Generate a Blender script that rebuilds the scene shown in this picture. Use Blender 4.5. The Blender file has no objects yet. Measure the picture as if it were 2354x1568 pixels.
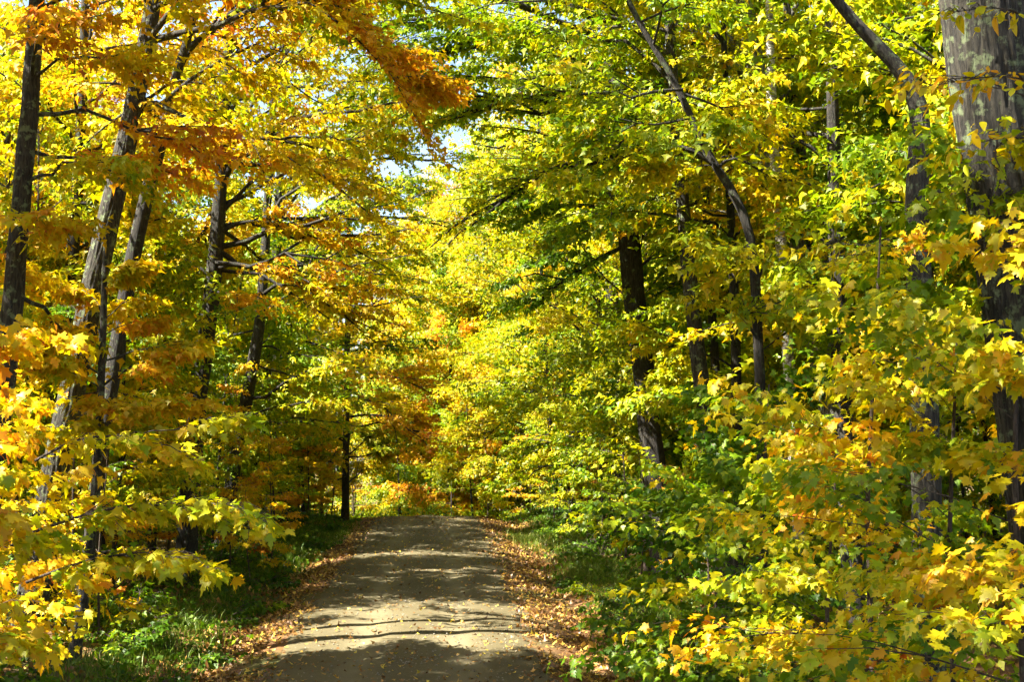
import bpy, math
import numpy as np
from mathutils import Matrix, Vector

# ------------------------------------------------------------------ camera, sky, sun, exposure
scene = bpy.context.scene
COL = scene.collection
F = 3270.0                      # focal length in pixels of a 2354 px wide picture
CAM = np.array([0.0, 0.0, 4.1])
YAW, PITCH = math.atan((1177 - 1015) / F), math.atan((1055 - 784) / F)
cam_d = bpy.data.cameras.new("camera")
cam = bpy.data.objects.new("camera", cam_d); COL.objects.link(cam)
cam_d.sensor_width = 36.0; cam_d.lens = 36.0 * F / 2354
cam_d.clip_start = 0.05; cam_d.clip_end = 2000
cam.location = CAM
cam.rotation_euler = (math.pi / 2 + PITCH, 0, -YAW)
scene.camera = cam

SUN_EL, SUN_AZ = math.radians(50), math.radians(14)   # light travels towards +x and a little +y
sun_to = np.array([-math.cos(SUN_EL) * math.cos(SUN_AZ), -math.cos(SUN_EL) * math.sin(SUN_AZ), math.sin(SUN_EL)])
w = bpy.data.worlds.new("World"); scene.world = w; w.use_nodes = True
nt = w.node_tree; nt.nodes.clear()
sky = nt.nodes.new("ShaderNodeTexSky"); sky.sky_type = 'NISHITA'; sky.sun_disc = False
sky.sun_elevation = SUN_EL; sky.sun_rotation = math.atan2(sun_to[0], sun_to[1])
sky.air_density = 1.0; sky.dust_density = 2.0
bg = nt.nodes.new("ShaderNodeBackground"); bg.inputs[1].default_value = 0.06
wo = nt.nodes.new("ShaderNodeOutputWorld")
nt.links.new(sky.outputs[0], bg.inputs[0]); nt.links.new(bg.outputs[0], wo.inputs[0])
sl = bpy.data.lights.new("sun", 'SUN'); sl.energy = 5.0; sl.angle = math.radians(0.5); sl.color = (1.0, 0.93, 0.80)
so = bpy.data.objects.new("sun", sl); COL.objects.link(so)
so.rotation_euler = Vector(-sun_to).to_track_quat('-Z', 'Y').to_euler()
vs = scene.view_settings
vs.view_transform = 'Standard'; vs.look = 'None'; vs.gamma = 1.0; vs.exposure = 2.72
cy = scene.cycles
cy.max_bounces = 5; cy.diffuse_bounces = 4; cy.transmission_bounces = 4; cy.glossy_bounces = 2
cy.sample_clamp_indirect = 8.0; cy.use_denoising = True
cy.use_adaptive_sampling = True; cy.adaptive_threshold = 0.04

_c, _s = math.cos(PITCH), math.sin(PITCH)
FWD = np.array([math.sin(YAW) * _c, math.cos(YAW) * _c, _s])
RIGHT = np.array([math.cos(YAW), -math.sin(YAW), 0.0])
UP = np.cross(RIGHT, FWD)

def at(px, py, d):
    """point on the ray through a photo pixel (2354x1568 frame) at the distance d along the road"""
    r = FWD + RIGHT * ((px - 1177) / F) + UP * ((784 - py) / F)
    return CAM + r * (d / r[1])

def pixel(p):
    v = np.asarray(p) - CAM
    z = v @ FWD
    return 1177 + F * (v @ RIGHT) / z, 784 - F * (v @ UP) / z, z

# ------------------------------------------------------------------ materials
def new_mat(name):
    m = bpy.data.materials.new(name); m.use_nodes = True
    m.node_tree.nodes.clear()
    return m, m.node_tree.nodes, m.node_tree.links

def ramp(nodes, stops):
    r = nodes.new("ShaderNodeValToRGB")
    e = r.color_ramp.elements
    e[0].position, e[0].color = stops[0][0], (*stops[0][1], 1)
    e[1].position, e[1].color = stops[-1][0], (*stops[-1][1], 1)
    for p, c in stops[1:-1]:
        k = e.new(p); k.color = (*c, 1)
    return r

def leaf_material(name, stops, transl=0.5, gloss=0.015, spots=False):
    m, N, L = new_mat(name)
    a = N.new("ShaderNodeAttribute"); a.attribute_name = "tint"
    b = N.new("ShaderNodeAttribute"); b.attribute_type = 'OBJECT'; b.attribute_name = "hue"
    add = N.new("ShaderNodeMath"); add.operation = 'ADD'
    L.new(a.outputs["Fac"], add.inputs[0]); L.new(b.outputs["Fac"], add.inputs[1])
    r = ramp(N, stops); L.new(add.outputs[0], r.inputs[0])
    d = N.new("ShaderNodeBsdfDiffuse"); t = N.new("ShaderNodeBsdfTranslucent")
    if spots:                              # brown blotches and scorched edges
        ge = N.new("ShaderNodeNewGeometry"); nz = N.new("ShaderNodeTexNoise")
        nz.inputs["Scale"].default_value = 26; nz.inputs["Detail"].default_value = 2
        L.new(ge.outputs["Position"], nz.inputs[0])
        k = ramp(N, [(0.62, (0, 0, 0)), (0.72, (0.85, 0.85, 0.85))]); L.new(nz.outputs[0], k.inputs[0])
        mb = N.new("ShaderNodeMixRGB"); mb.inputs[2].default_value = (0.22, 0.11, 0.02, 1)
        L.new(k.outputs[0], mb.inputs[0]); L.new(r.outputs[0], mb.inputs[1]); r = mb
    L.new(r.outputs[0], d.inputs[0])
    g = N.new("ShaderNodeGamma"); g.inputs[1].default_value = 1.15
    L.new(r.outputs[0], g.inputs[0]); L.new(g.outputs[0], t.inputs[0])
    mx = N.new("ShaderNodeMixShader"); mx.inputs[0].default_value = transl
    L.new(d.outputs[0], mx.inputs[1]); L.new(t.outputs[0], mx.inputs[2])
    gl = N.new("ShaderNodeBsdfGlossy"); gl.inputs["Roughness"].default_value = 0.45
    gl.inputs[0].default_value = (1, 1, 1, 1)
    m2 = N.new("ShaderNodeMixShader"); m2.inputs[0].default_value = gloss
    L.new(mx.outputs[0], m2.inputs[1]); L.new(gl.outputs[0], m2.inputs[2])
    o = N.new("ShaderNodeOutputMaterial"); L.new(m2.outputs[0], o.inputs[0])
    return m

M_LEAF = leaf_material("maple_leaf", [
    (0.00, (0.038, 0.105, 0.004)), (0.22, (0.105, 0.215, 0.005)), (0.42, (0.28, 0.37, 0.005)),
    (0.57, (0.57, 0.50, 0.005)), (0.72, (0.66, 0.43, 0.006)), (0.86, (0.66, 0.31, 0.008)),
    (0.95, (0.60, 0.20, 0.010)), (1.0, (0.45, 0.11, 0.012))], spots=True)
M_LITTER = leaf_material("fallen_leaf", [
    (0.0, (0.08, 0.040, 0.016)), (0.4, (0.20, 0.095, 0.030)), (0.7, (0.34, 0.18, 0.045)),
    (0.88, (0.52, 0.32, 0.06)), (1.0, (0.64, 0.50, 0.06))], 0.15, 0.03)
M_GRASS = leaf_material("verge_grass", [
    (0.0, (0.05, 0.10, 0.008)), (0.5, (0.12, 0.19, 0.014)), (0.8, (0.30, 0.33, 0.05)), (1.0, (0.46, 0.40, 0.16))], 0.4)

def bark_material(name, dark, light, moss, moss_amt, birch=False):
    m, N, L = new_mat(name)
    tc = N.new("ShaderNodeTexCoord"); mp = N.new("ShaderNodeMapping")
    mp.inputs["Scale"].default_value = (22, 22, 3.5) if not birch else (5, 5, 16)
    L.new(tc.outputs["Object"], mp.inputs[0])
    n1 = N.new("ShaderNodeTexNoise"); n1.inputs["Scale"].default_value = 1.6; n1.inputs["Detail"].default_value = 6
    n1.inputs["Roughness"].default_value = 0.7
    L.new(mp.outputs[0], n1.inputs[0])
    r1 = ramp(N, [(0.40, dark), (0.62, light)]); L.new(n1.outputs[0], r1.inputs[0])
    n2 = N.new("ShaderNodeTexNoise"); n2.inputs["Scale"].default_value = 8.0; n2.inputs["Detail"].default_value = 8
    n2.inputs["Roughness"].default_value = 0.65
    L.new(tc.outputs["Object"], n2.inputs[0])
    r2 = ramp(N, [(0.60 - moss_amt, (0, 0, 0)), (0.68 - moss_amt, (1, 1, 1))]); L.new(n2.outputs[0], r2.inputs[0])
    mx = N.new("ShaderNodeMixRGB"); mx.inputs[2].default_value = (*moss, 1)
    L.new(r2.outputs[0], mx.inputs[0]); L.new(r1.outputs[0], mx.inputs[1])
    p = N.new("ShaderNodeBsdfPrincipled"); p.inputs["Roughness"].default_value = 0.9
    L.new(mx.outputs[0], p.inputs["Base Color"])
    bp = N.new("ShaderNodeBump"); bp.inputs["Strength"].default_value = 1.0; bp.inputs["Distance"].default_value = 0.06
    L.new(n1.outputs[0], bp.inputs["Height"]); L.new(bp.outputs[0], p.inputs["Normal"])
    o = N.new("ShaderNodeOutputMaterial"); L.new(p.outputs[0], o.inputs[0])
    return m

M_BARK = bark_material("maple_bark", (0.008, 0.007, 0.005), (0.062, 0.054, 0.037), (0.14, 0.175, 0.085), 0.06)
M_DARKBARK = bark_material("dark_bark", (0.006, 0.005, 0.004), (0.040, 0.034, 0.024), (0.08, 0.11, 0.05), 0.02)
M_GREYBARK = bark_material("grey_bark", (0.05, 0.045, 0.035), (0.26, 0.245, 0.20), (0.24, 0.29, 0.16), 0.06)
M_BIRCH = bark_material("birch_bark", (0.10, 0.085, 0.07), (0.68, 0.65, 0.58), (0.07, 0.06, 0.05), -0.06, True)
M_TWIG = bark_material("twig_bark", (0.03, 0.02, 0.012), (0.10, 0.07, 0.05), (0.12, 0.13, 0.08), 0.0)

def ground_material(name, c_dark, c_light, c_third, scale, bump):
    m, N, L = new_mat(name)
    tc = N.new("ShaderNodeTexCoord")
    n1 = N.new("ShaderNodeTexNoise"); n1.inputs["Scale"].default_value = scale; n1.inputs["Detail"].default_value = 9
    n1.inputs["Roughness"].default_value = 0.75
    n2 = N.new("ShaderNodeTexNoise"); n2.inputs["Scale"].default_value = 0.55; n2.inputs["Detail"].default_value = 5
    L.new(tc.outputs["Object"], n1.inputs[0]); L.new(tc.outputs["Object"], n2.inputs[0])
    r1 = ramp(N, [(0.3, c_dark), (0.7, c_light)]); L.new(n1.outputs[0], r1.inputs[0])
    r2 = ramp(N, [(0.42, (0, 0, 0)), (0.62, (0.75, 0.75, 0.75))]); L.new(n2.outputs[0], r2.inputs[0])
    mx = N.new("ShaderNodeMixRGB"); mx.inputs[2].default_value = (*c_third, 1)
    L.new(r2.outputs[0], mx.inputs[0]); L.new(r1.outputs[0], mx.inputs[1])
    p = N.new("ShaderNodeBsdfPrincipled"); p.inputs["Roughness"].default_value = 0.95
    p.inputs["Specular IOR Level"].default_value = 0.2
    bp = N.new("ShaderNodeBump"); bp.inputs["Strength"].default_value = 0.7; bp.inputs["Distance"].default_value = bump
    L.new(n1.outputs[0], bp.inputs["Height"]); L.new(bp.outputs[0], p.inputs["Normal"])
    o = N.new("ShaderNodeOutputMaterial"); L.new(p.outputs[0], o.inputs[0])
    return m, N, L, mx, p, tc

M_SOIL, N, L, mx, p, tc = ground_material("forest_soil", (0.05, 0.028, 0.012), (0.19, 0.095, 0.038), (0.055, 0.075, 0.022), 6, 0.05)
L.new(mx.outputs[0], p.inputs["Base Color"])
M_ROAD, N, L, mx, p, tc = ground_material("gravel_road", (0.066, 0.055, 0.027), (0.132, 0.111, 0.059), (0.088, 0.072, 0.035), 22, 0.03)
# worn wheel tracks: paler bands with ragged edges, along the road
at_ = N.new("ShaderNodeAttribute"); at_.attribute_name = "track"
nz = N.new("ShaderNodeTexNoise"); nz.inputs["Scale"].default_value = 2.2; nz.inputs["Detail"].default_value = 7
L.new(tc.outputs["Object"], nz.inputs[0])
mu = N.new("ShaderNodeMath"); mu.operation = 'MULTIPLY'; L.new(at_.outputs["Fac"], mu.inputs[0]); L.new(nz.outputs[0], mu.inputs[1])
m2 = N.new("ShaderNodeMixRGB"); m2.inputs[2].default_value = (0.20, 0.172, 0.10, 1)
L.new(mu.outputs[0], m2.inputs[0]); L.new(mx.outputs[0], m2.inputs[1]); L.new(m2.outputs[0], p.inputs["Base Color"])

# ------------------------------------------------------------------ mesh helpers
def mesh_from(name, verts, faces, mat, tint=None, smooth=False, attr="tint"):
    """verts (n,3); faces: list of (m,k) int arrays"""
    me = bpy.data.meshes.new(name)
    verts = np.ascontiguousarray(verts, dtype=np.float32)
    me.vertices.add(len(verts)); me.vertices.foreach_set("co", verts.ravel())
    loops = np.concatenate([f.ravel() for f in faces]).astype(np.int32)
    sizes = np.concatenate([np.full(len(f), f.shape[1], np.int32) for f in faces])
    starts = np.concatenate([[0], np.cumsum(sizes)[:-1]]).astype(np.int32)
    me.loops.add(len(loops)); me.loops.foreach_set("vertex_index", loops)
    me.polygons.add(len(sizes)); me.polygons.foreach_set("loop_start", starts)
    if tint is not None:
        a = me.attributes.new(attr, 'FLOAT', 'POINT')
        a.data.foreach_set("value", np.ascontiguousarray(tint, dtype=np.float32))
    me.update(calc_edges=True)
    if smooth:
        me.polygons.foreach_set("use_smooth", np.ones(len(sizes), dtype=bool))
    me.materials.append(mat)
    return me

def link(name, data, parent=None, loc=None, kind=None):
    o = bpy.data.objects.new(name, data); COL.objects.link(o)
    if parent is not None: o.parent = parent
    if loc is not None: o.location = loc
    if kind: o["kind"] = kind
    return o

def root_at(name, loc, label, cat, group=None):
    o = link(name, None, loc=[float(v) for v in loc]); o.empty_display_size = 0.2
    o["label"] = label; o["category"] = cat
    if group: o["group"] = group
    return o

def copy_tree(root, loc, rz, sc, label, group, hue):
    r = root.copy(); COL.objects.link(r)
    r.location = [float(v) for v in loc]; r.rotation_euler = (0, 0, rz); r.scale = (sc, sc, sc)
    r["label"] = label
    if group: r["group"] = group
    elif "group" in r: del r["group"]
    for ch in root.children:
        c = ch.copy(); COL.objects.link(c); c.parent = r
        if "hue" in c: c["hue"] = float(hue)
    return r

class Wood:
    def __init__(s, mat=None): s.v, s.q, s.n, s.mat = [], [], 0, mat
    def tube(s, pts, rad, sides=6, rng=None, rough=0.0):
        pts = np.asarray(pts, float); rad = np.asarray(rad, float); K = len(pts)
        tan = np.gradient(pts, axis=0); tan /= np.linalg.norm(tan, axis=1)[:, None] + 1e-9
        ref = np.array([1.0, 0.13, 0.07]) if abs(tan[0, 0]) < 0.8 else np.array([0.1, 1.0, 0.05])
        a = np.cross(tan, ref); a /= np.linalg.norm(a, axis=1)[:, None]
        b = np.cross(tan, a)
        th = np.linspace(0, 2 * np.pi, sides, endpoint=False)
        r = np.repeat(rad[:, None], sides, 1)
        if rng is not None and rough: r = r * (1 + rng.normal(0, rough, (K, sides)))
        ring = pts[:, None] + r[..., None] * (np.cos(th)[None, :, None] * a[:, None] + np.sin(th)[None, :, None] * b[:, None])
        s.v.append(ring.reshape(-1, 3))
        i = np.arange(K - 1)[:, None] * sides; j = np.arange(sides)[None]; j2 = (j + 1) % sides
        s.q.append(np.stack([i + j, i + j2, i + sides + j2, i + sides + j], -1).reshape(-1, 4) + s.n)
        s.n += K * sides
    def bark(s, pts, rad, rng, ridges):
        """trunk with furrowed bark: broken vertical ridges in the surface itself"""
        Q = smooth_path(np.c_[pts, rad], 260); P, R = Q[:, :3], Q[:, 3]
        sides = ridges * 6
        n0 = s.n; s.tube(P, R, sides)
        V = s.v[-1].reshape(len(P), sides, 3)
        th = np.linspace(0, 2 * np.pi, sides, endpoint=False)[None]; z = P[:, 2:3]
        w1 = 0.35 * np.sin(z * 1.9 + 2 * np.sin(th * 2)) + 0.22 * np.sin(z * 5.3 + 3 * np.sin(th * 3 + 1)) + 0.1 * np.sin(z * 13 + 5 * th)
        r = 1 - np.abs(np.sin(th * ridges / 2 + w1 * 1.4)) ** 0.7
        gap = 0.5 + 0.5 * np.sin(z * 6.5 + 4 * np.sin(th * 7 + 1.2 * np.sin(z * 2)) + th * 3)
        h = 1 + 0.085 * (1 - r) * (0.45 + 0.55 * gap) + 0.03 * np.sin(th * 3 + z * 0.7) + rng.normal(0, 0.007, r.shape)
        V[:] = P[:, None] + (V - P[:, None]) * h[..., None]
    def mesh(s, name, mat, off=(0, 0, 0)):
        return mesh_from(name, np.concatenate(s.v) - np.asarray(off), [np.concatenate(s.q)], mat, smooth=True)

# leaf outlines: (x across, y along); built once, shared
def outline(right, center=None):
    """right-hand outline from base to tip (both on the axis) -> verts, tris"""
    n = len(right)
    v = [list(q) for q in right] + [[-x, y] for x, y in right[1:-1]]
    base, tip = 0, n - 1
    loopL = [base] + list(range(n, n + n - 2)) + [tip]
    t = []
    if center is not None:
        v.append(list(center)); c = len(v) - 1
        for i in range(n - 1):
            t.append([c, i, i + 1]); t.append([c, loopL[i + 1], loopL[i]])
    else:
        for i in range(1, n - 1):
            t.append([tip, i - 1 if i > 1 else 0, i]) if False else None
        t = [[0, 1, 2], [0, 2, 3], [0, loopL[2], loopL[1]], [0, loopL[3], loopL[2]]] if n == 4 else [[0, 1, 2], [0, 2, loopL[1]]]
    return np.array(v, float), np.array(t, int)

LOD = {
    "near": outline([(0, 0), (0.34, -0.07), (0.24, 0.13), (0.58, 0.33), (0.45, 0.40), (0.47, 0.52), (0.21, 0.50), (0.26, 0.74), (0.13, 0.72), (0, 1.0)], (0, 0.28)),
    "mid": outline([(0, 0), (0.52, 0.22), (0.19, 0.47), (0, 1.0)]),
    "far": outline([(0, 0), (0.46, 0.36), (0, 1.0)]),
    "oval": outline([(0, 0), (0.16, 0.12), (0.27, 0.32), (0.28, 0.5), (0.2, 0.72), (0.08, 0.9), (0, 1.0)], (0, 0.45)),
}

def rot_about(v, axis, ang):
    c, s = np.cos(ang)[:, None], np.sin(ang)[:, None]
    return v * c + np.cross(axis, v) * s + axis * (np.sum(axis * v, 1)[:, None]) * (1 - c)

def norm(v): return v / (np.linalg.norm(v, axis=-1, keepdims=True) + 1e-9)

class Leaves:
    """leaf records: p base, d direction, n normal, s size, t tint, f fold, c curl"""
    def __init__(s): s.rec = []
    def add(s, rng, p, d, size, tint, roll=0.45):
        m = len(p)
        up = np.tile([0, 0, 1.0], (m, 1)) + rng.normal(0, 0.05, (m, 3))
        n = norm(up - np.sum(up * d, 1)[:, None] * d)
        n = rot_about(n, d, rng.normal(0, roll, m))
        s.rec.append(np.concatenate([p, d, n, size[:, None], tint[:, None],
                                     rng.normal(-0.14, 0.26, (m, 1)), rng.normal(-0.20, 0.24, (m, 1))], 1))
    def all(s):
        return np.concatenate(s.rec) if s.rec else np.zeros((0, 13))

def leaf_mesh(name, R, lod, mat, off=(0, 0, 0)):
    tv, tt = LOD[lod]
    m, k = len(R), len(tv)
    p, d, n, s = R[:, 0:3] - np.asarray(off), R[:, 3:6], R[:, 6:9], R[:, 9]
    side = np.cross(d, n)
    x, y = tv[:, 0], tv[:, 1] + 0.25
    z = R[:, 11:12] * np.abs(x)[None] + R[:, 12:13] * (y ** 2)[None]
    V = p[:, None] + s[:, None, None] * (x[None, :, None] * side[:, None] + y[None, :, None] * d[:, None] + z[..., None] * n[:, None])
    T = (tt[None] + (np.arange(m) * k)[:, None, None]).reshape(-1, 3)
    edge = 0.07 * np.hypot(tv[:, 0], tv[:, 1] - 0.3)
    tint = (R[:, 10:11] + edge[None]).ravel()
    return mesh_from(name, V.reshape(-1, 3), [T], mat, tint)

def smooth_path(P, n):
    P = np.asarray(P, float)
    seg = np.r_[0, np.cumsum(np.linalg.norm(np.diff(P, axis=0), axis=1))]
    t = np.linspace(0, seg[-1], n)
    Q = np.stack([np.interp(t, seg, P[:, i]) for i in range(P.shape[1])], 1)
    for _ in range(2):
        Q[1:-1] = 0.25 * Q[:-2] + 0.5 * Q[1:-1] + 0.25 * Q[2:]
    return Q

def limb_path(rng, start, az, elev, length, droop, K=8, wig=0.10):
    P = [np.array(start, float)]
    st = length / (K - 1)
    for i in range(K - 1):
        e = elev - droop * (i / (K - 1)) ** 1.3 + rng.normal(0, wig)
        az += rng.normal(0, wig)
        P.append(P[-1] + st * np.array([math.cos(e) * math.cos(az), math.cos(e) * math.sin(az), math.sin(e)]))
    return np.array(P)

def spray(rng, LV, path, bl, nb, lpb, size, tint, wood=None, t0=0.2, tvar=0.075, flat=0.13):
    """flat leafy spray along a limb: side twigs left and right with opposite leaves"""
    K = len(path)
    t = np.sort(rng.uniform(t0, 1.0, nb)); f = t * (K - 1); i = np.minimum(f.astype(int), K - 2); u = (f - i)[:, None]
    S = path[i] * (1 - u) + path[i + 1] * u
    D = norm(path[i + 1] - path[i])
    sg = np.where(np.arange(nb) % 2 == 0, 1.0, -1.0)
    ang = sg * rng.uniform(0.45, 1.15, nb) * (1.0 - 0.35 * t)
    B = rot_about(D, np.tile([0, 0, 1.0], (nb, 1)), ang)
    B[:, 2] = B[:, 2] * 0.4 + rng.normal(0.02, flat, nb); B = norm(B)
    ln = bl * rng.uniform(0.5, 1.15, nb) * (1.15 - 0.6 * t)
    tb = tint + rng.normal(0, tvar, nb)
    uu = np.linspace(0.12, 1.0, lpb)
    for k in range(lpb):
        q = S + B * (ln * uu[k])[:, None]; q[:, 2] -= 0.16 * ln * uu[k] ** 2
        for sd in (-1, 1):
            a = sd * rng.uniform(0.35, 1.3, nb)
            if k == lpb - 1: a *= 0.5
            d = rot_about(B, np.tile([0, 0, 1.0], (nb, 1)), a)
            d[:, 2] = -np.tan(np.clip(rng.normal(0.42, 0.32, nb), -0.4, 1.2)); d = norm(d)
            q2 = q + rng.normal(0, 0.025, (nb, 3))
            LV.add(rng, q2, d, size * rng.uniform(0.45, 1.22, nb), tb + rng.normal(0, 0.055, nb))
    if wood is not None:
        for j in range(nb):
            e = S[j] + B[j] * ln[j]; mid = (S[j] + e) / 2 + [0, 0, 0.02]; e = e - [0, 0, 0.16 * ln[j]]
            wood.tube([S[j], mid, e], [0.006, 0.004, 0.0015], 3)

# ------------------------------------------------------------------ ground
XC = -0.54                                        # road centre line
_py = np.arange(-40, 420, 0.5)
_pz = np.interp(_py, [-40, -4, 3, 18, 22, 56, 60, 105, 140, 420], [2.7, 2.6, 2.35, 0.62, 0.62, 1.70, 1.76, -1.8, -2.2, 0])
_k = np.exp(-np.linspace(-2.2, 2.2, 15) ** 2); _k /= _k.sum()
_pz = np.convolve(np.pad(_pz, 7, mode='edge'), _k, 'valid')

def ground(x, y):
    x = np.asarray(x, float); y = np.asarray(y, float)
    ax = np.abs(x - XC)
    z = np.interp(y, _py, _pz) - 0.016 * np.minimum(ax, 3.4) ** 2
    s = np.clip(ax - 3.7, 0, None)
    z = z - 0.16 * np.exp(-((ax - 3.4) / 0.55) ** 2) + np.where(s < 9, 0.085 * s, 0.765 + 0.02 * (s - 9))
    m = np.clip((ax - 2.4) / 2.5, 0, 1)
    z = z + m * (0.10 * np.sin(0.9 * x + 0.7 * y) * np.sin(0.63 * y - 0.4 * x) + 0.06 * np.sin(2.1 * x + 1.3) * np.sin(1.7 * y))
    return z

xs = np.unique(np.concatenate([np.arange(-130, -14, 4.0), np.arange(-14, 14, 0.3), np.arange(14, 131, 4.0)]))
ys = np.concatenate([np.arange(-30, 90, 0.5), np.arange(90, 400, 5.0)])
X, Y = np.meshgrid(xs, ys); Z = ground(X, Y) - 0.15 * np.clip((1.95 - np.abs(X - XC)) / 0.3, 0, 1)   # road bed
nx, ny = len(xs), len(ys)
idx = (np.arange(ny - 1)[:, None] * nx + np.arange(nx - 1)[None])
quads = np.stack([idx, idx + 1, idx + nx + 1, idx + nx], -1).reshape(-1, 4)
g = link("ground", mesh_from("ground", np.stack([X, Y, Z], -1).reshape(-1, 3), [quads], M_SOIL, smooth=True), kind="structure")
g["label"] = "forest floor of brown soil and leaf mould beside the road"

rng = np.random.default_rng(5)
ys = np.arange(-20, 100, 0.5); cols = np.linspace(-1, 1, 25)
fade = np.interp(ys, [22, 60], [1.0, 0.84])
hw = 2.52 * fade + 0.10 * np.sin(ys * 0.7) + 0.08 * np.sin(ys * 1.9 + 1) + rng.normal(0, 0.05, len(ys))
hw2 = 2.50 * fade + 0.10 * np.sin(ys * 0.8 + 2) + 0.08 * np.sin(ys * 2.3) + rng.normal(0, 0.05, len(ys))
RX = XC + np.where(cols[None] < 0, cols[None] * hw[:, None], cols[None] * hw2[:, None])
def bend(y): return -0.020 * np.clip(np.asarray(y, float) - 62, 0, None) ** 2      # the road turns left beyond the crest
RX = RX + bend(ys)[:, None]
RY = np.repeat(ys[:, None], 25, 1)
RZ = ground(RX, RY) + 0.012 + 0.012 * (1 - np.abs(cols[None]) ** 8)
RZ[:, [0, -1]] -= 0.05
wheel = np.exp(-((np.abs(RX - XC - bend(RY)) - 0.85) / 0.33) ** 2)
RZ -= 0.035 * wheel
RZ += 0.012 * np.sin(RX * 3.1 + RY * 0.9) * np.sin(RY * 1.7 - RX) + 0.008 * np.sin(RY * 4.1 + RX * 2)
RZ[:, 1:-1] += rng.normal(0, 0.004, RZ[:, 1:-1].shape)
idx = (np.arange(len(ys) - 1)[:, None] * 25 + np.arange(24)[None])
quads = np.stack([idx, idx + 1, idx + 26, idx + 25], -1).reshape(-1, 4)
road = link("road", mesh_from("road", np.stack([RX, RY, RZ], -1).reshape(-1, 3), [quads], M_ROAD, wheel.ravel(), True, "track"), kind="structure")
road["label"] = "single-lane gravel road running up to a crest between the trees"

# ------------------------------------------------------------------ trees
LEAF_SHAPES = {}
def leaf_shape(lod, i):
    if (lod, i) not in LEAF_SHAPES:
        r = np.random.default_rng(100 + i)
        R = np.array([[0, 0, 0, 0, 1, 0, 0, 0, 1, 1, 0, r.normal(-0.14, 0.3), r.normal(-0.24, 0.26)]], float)
        LEAF_SHAPES[(lod, i)] = leaf_mesh("leaf", R, lod, M_LEAF)
    return LEAF_SHAPES[(lod, i)]

def single_leaves(root, R, lod, off, most=300, hue=0.0):
    """the leaves that show largest become parts of their own; returns the rest"""
    v = R[:, 0:3] - CAM
    z = v @ FWD; px = 1177 + F * (v @ RIGHT) / z; py = 784 - F * (v @ UP) / z
    see = (z > 2) & (px > -20) & (px < 2374) & (py > -20) & (py < 1588)
    face = np.abs(np.sum(norm(v) * R[:, 6:9], 1)) * 0.6 + 0.4
    score = np.where(see, R[:, 9] * face / np.maximum(z, 1), -1)
    order = np.argsort(-score)[:most]
    order = order[score[order] > 0]
    for j in order:
        r = R[j]; d, n = r[3:6], r[6:9]; sd = np.cross(d, n); p = r[0:3] - off
        o = bpy.data.objects.new("leaf", leaf_shape(lod, int(j) % 24)); COL.objects.link(o); o.parent = root
        s = r[9]; sd = sd * (0.78 + 0.4 * ((j * 37) % 100) / 100)
        o.matrix_basis = Matrix(((sd[0] * s, d[0] * s, n[0] * s, p[0]), (sd[1] * s, d[1] * s, n[1] * s, p[1]),
                                 (sd[2] * s, d[2] * s, n[2] * s, p[2]), (0, 0, 0, 1)))
        o["hue"] = float(r[10] + hue)
    keep = np.ones(len(R), bool); keep[order] = False
    return R[keep]

def grow_crown(rng, LV, wood, trunk, h0, h1, n_limb, length, size, tint, road_az=None, bl=0.75, nb=16, lpb=5,
               twigs=False, elev=(0.15, 0.9), droop=0.55, limb_r=0.035, hvar=0.075, sub=2, branches=None, broad=False, flat=0.13):
    """limbs up a trunk polyline; lower limbs reach flat, upper limbs rise"""
    zt = trunk[:, 2]; top = zt[-1]; base = zt[0]
    for k in range(n_limb):
        f = (k + rng.uniform(0, 1)) / n_limb
        z = base + h0 + (h1 - h0) * f
        j = min(np.searchsorted(zt, z), len(zt) - 1); st = trunk[j].copy()
        az = rng.uniform(0, 2 * np.pi)
        ln = length * rng.uniform(0.6, 1.15) * (0.45 + 0.75 * math.sin(math.pi * (0.12 + 0.74 * f)) ** 0.8 if broad else 1.0 - 0.55 * f ** 2)
        if road_az is not None and rng.uniform() < 0.5:
            az = road_az + rng.normal(0, 0.6); ln *= 1.25
        e = elev[0] + (elev[1] - elev[0]) * f + rng.normal(0, 0.12 if flat < 0.2 else 0.32)
        P = limb_path(rng, st, az, e, ln, droop, wig=0.10 if flat < 0.2 else 0.17)
        lt = tint + rng.normal(0, hvar)
        r0 = limb_r * (ln / length) * (1.15 - 0.6 * f)
        tgt = wood
        if branches is not None: tgt = Wood(); branches.append(tgt)
        tgt.tube(P, np.linspace(r0, r0 * 0.18, len(P)), 5)
        tw = tgt if twigs else None
        spray(rng, LV, P, bl, nb, lpb, size, lt, tw, flat=flat)
        for q in range(sub):
            i = rng.integers(2, 5)
            a2 = az + rng.choice([-1, 1]) * rng.uniform(0.4, 0.9)
            P2 = limb_path(rng, P[i], a2, e * 0.7 + rng.normal(0, 0.15), ln * rng.uniform(0.4, 0.6), droop * 0.8, 6)
            tgt.tube(P2, np.linspace(r0 * 0.5, r0 * 0.1, 6), 4)
            spray(rng, LV, P2, bl * 0.9, max(4, int(nb * 0.6)), lpb, size, lt, tw, flat=flat)

def trunk_line(rng, H, lean=(0, 0), bend=0.25, n=14):
    t = np.linspace(0, 1, n)
    P = np.stack([lean[0] * t + bend * np.sin(t * rng.uniform(2, 5) + rng.uniform(0, 6)) * t * 0.8,
                  lean[1] * t + bend * np.sin(t * rng.uniform(2, 5) + rng.uniform(0, 6)) * t * 0.8, H * t], 1)
    P[0, :2] = 0
    return P

def taper(n, r0, r1, flare=0.45):
    t = np.linspace(0, 1, n)
    return r0 + (r1 - r0) * t + r0 * flare * np.exp(-t * n * 0.9)

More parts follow.
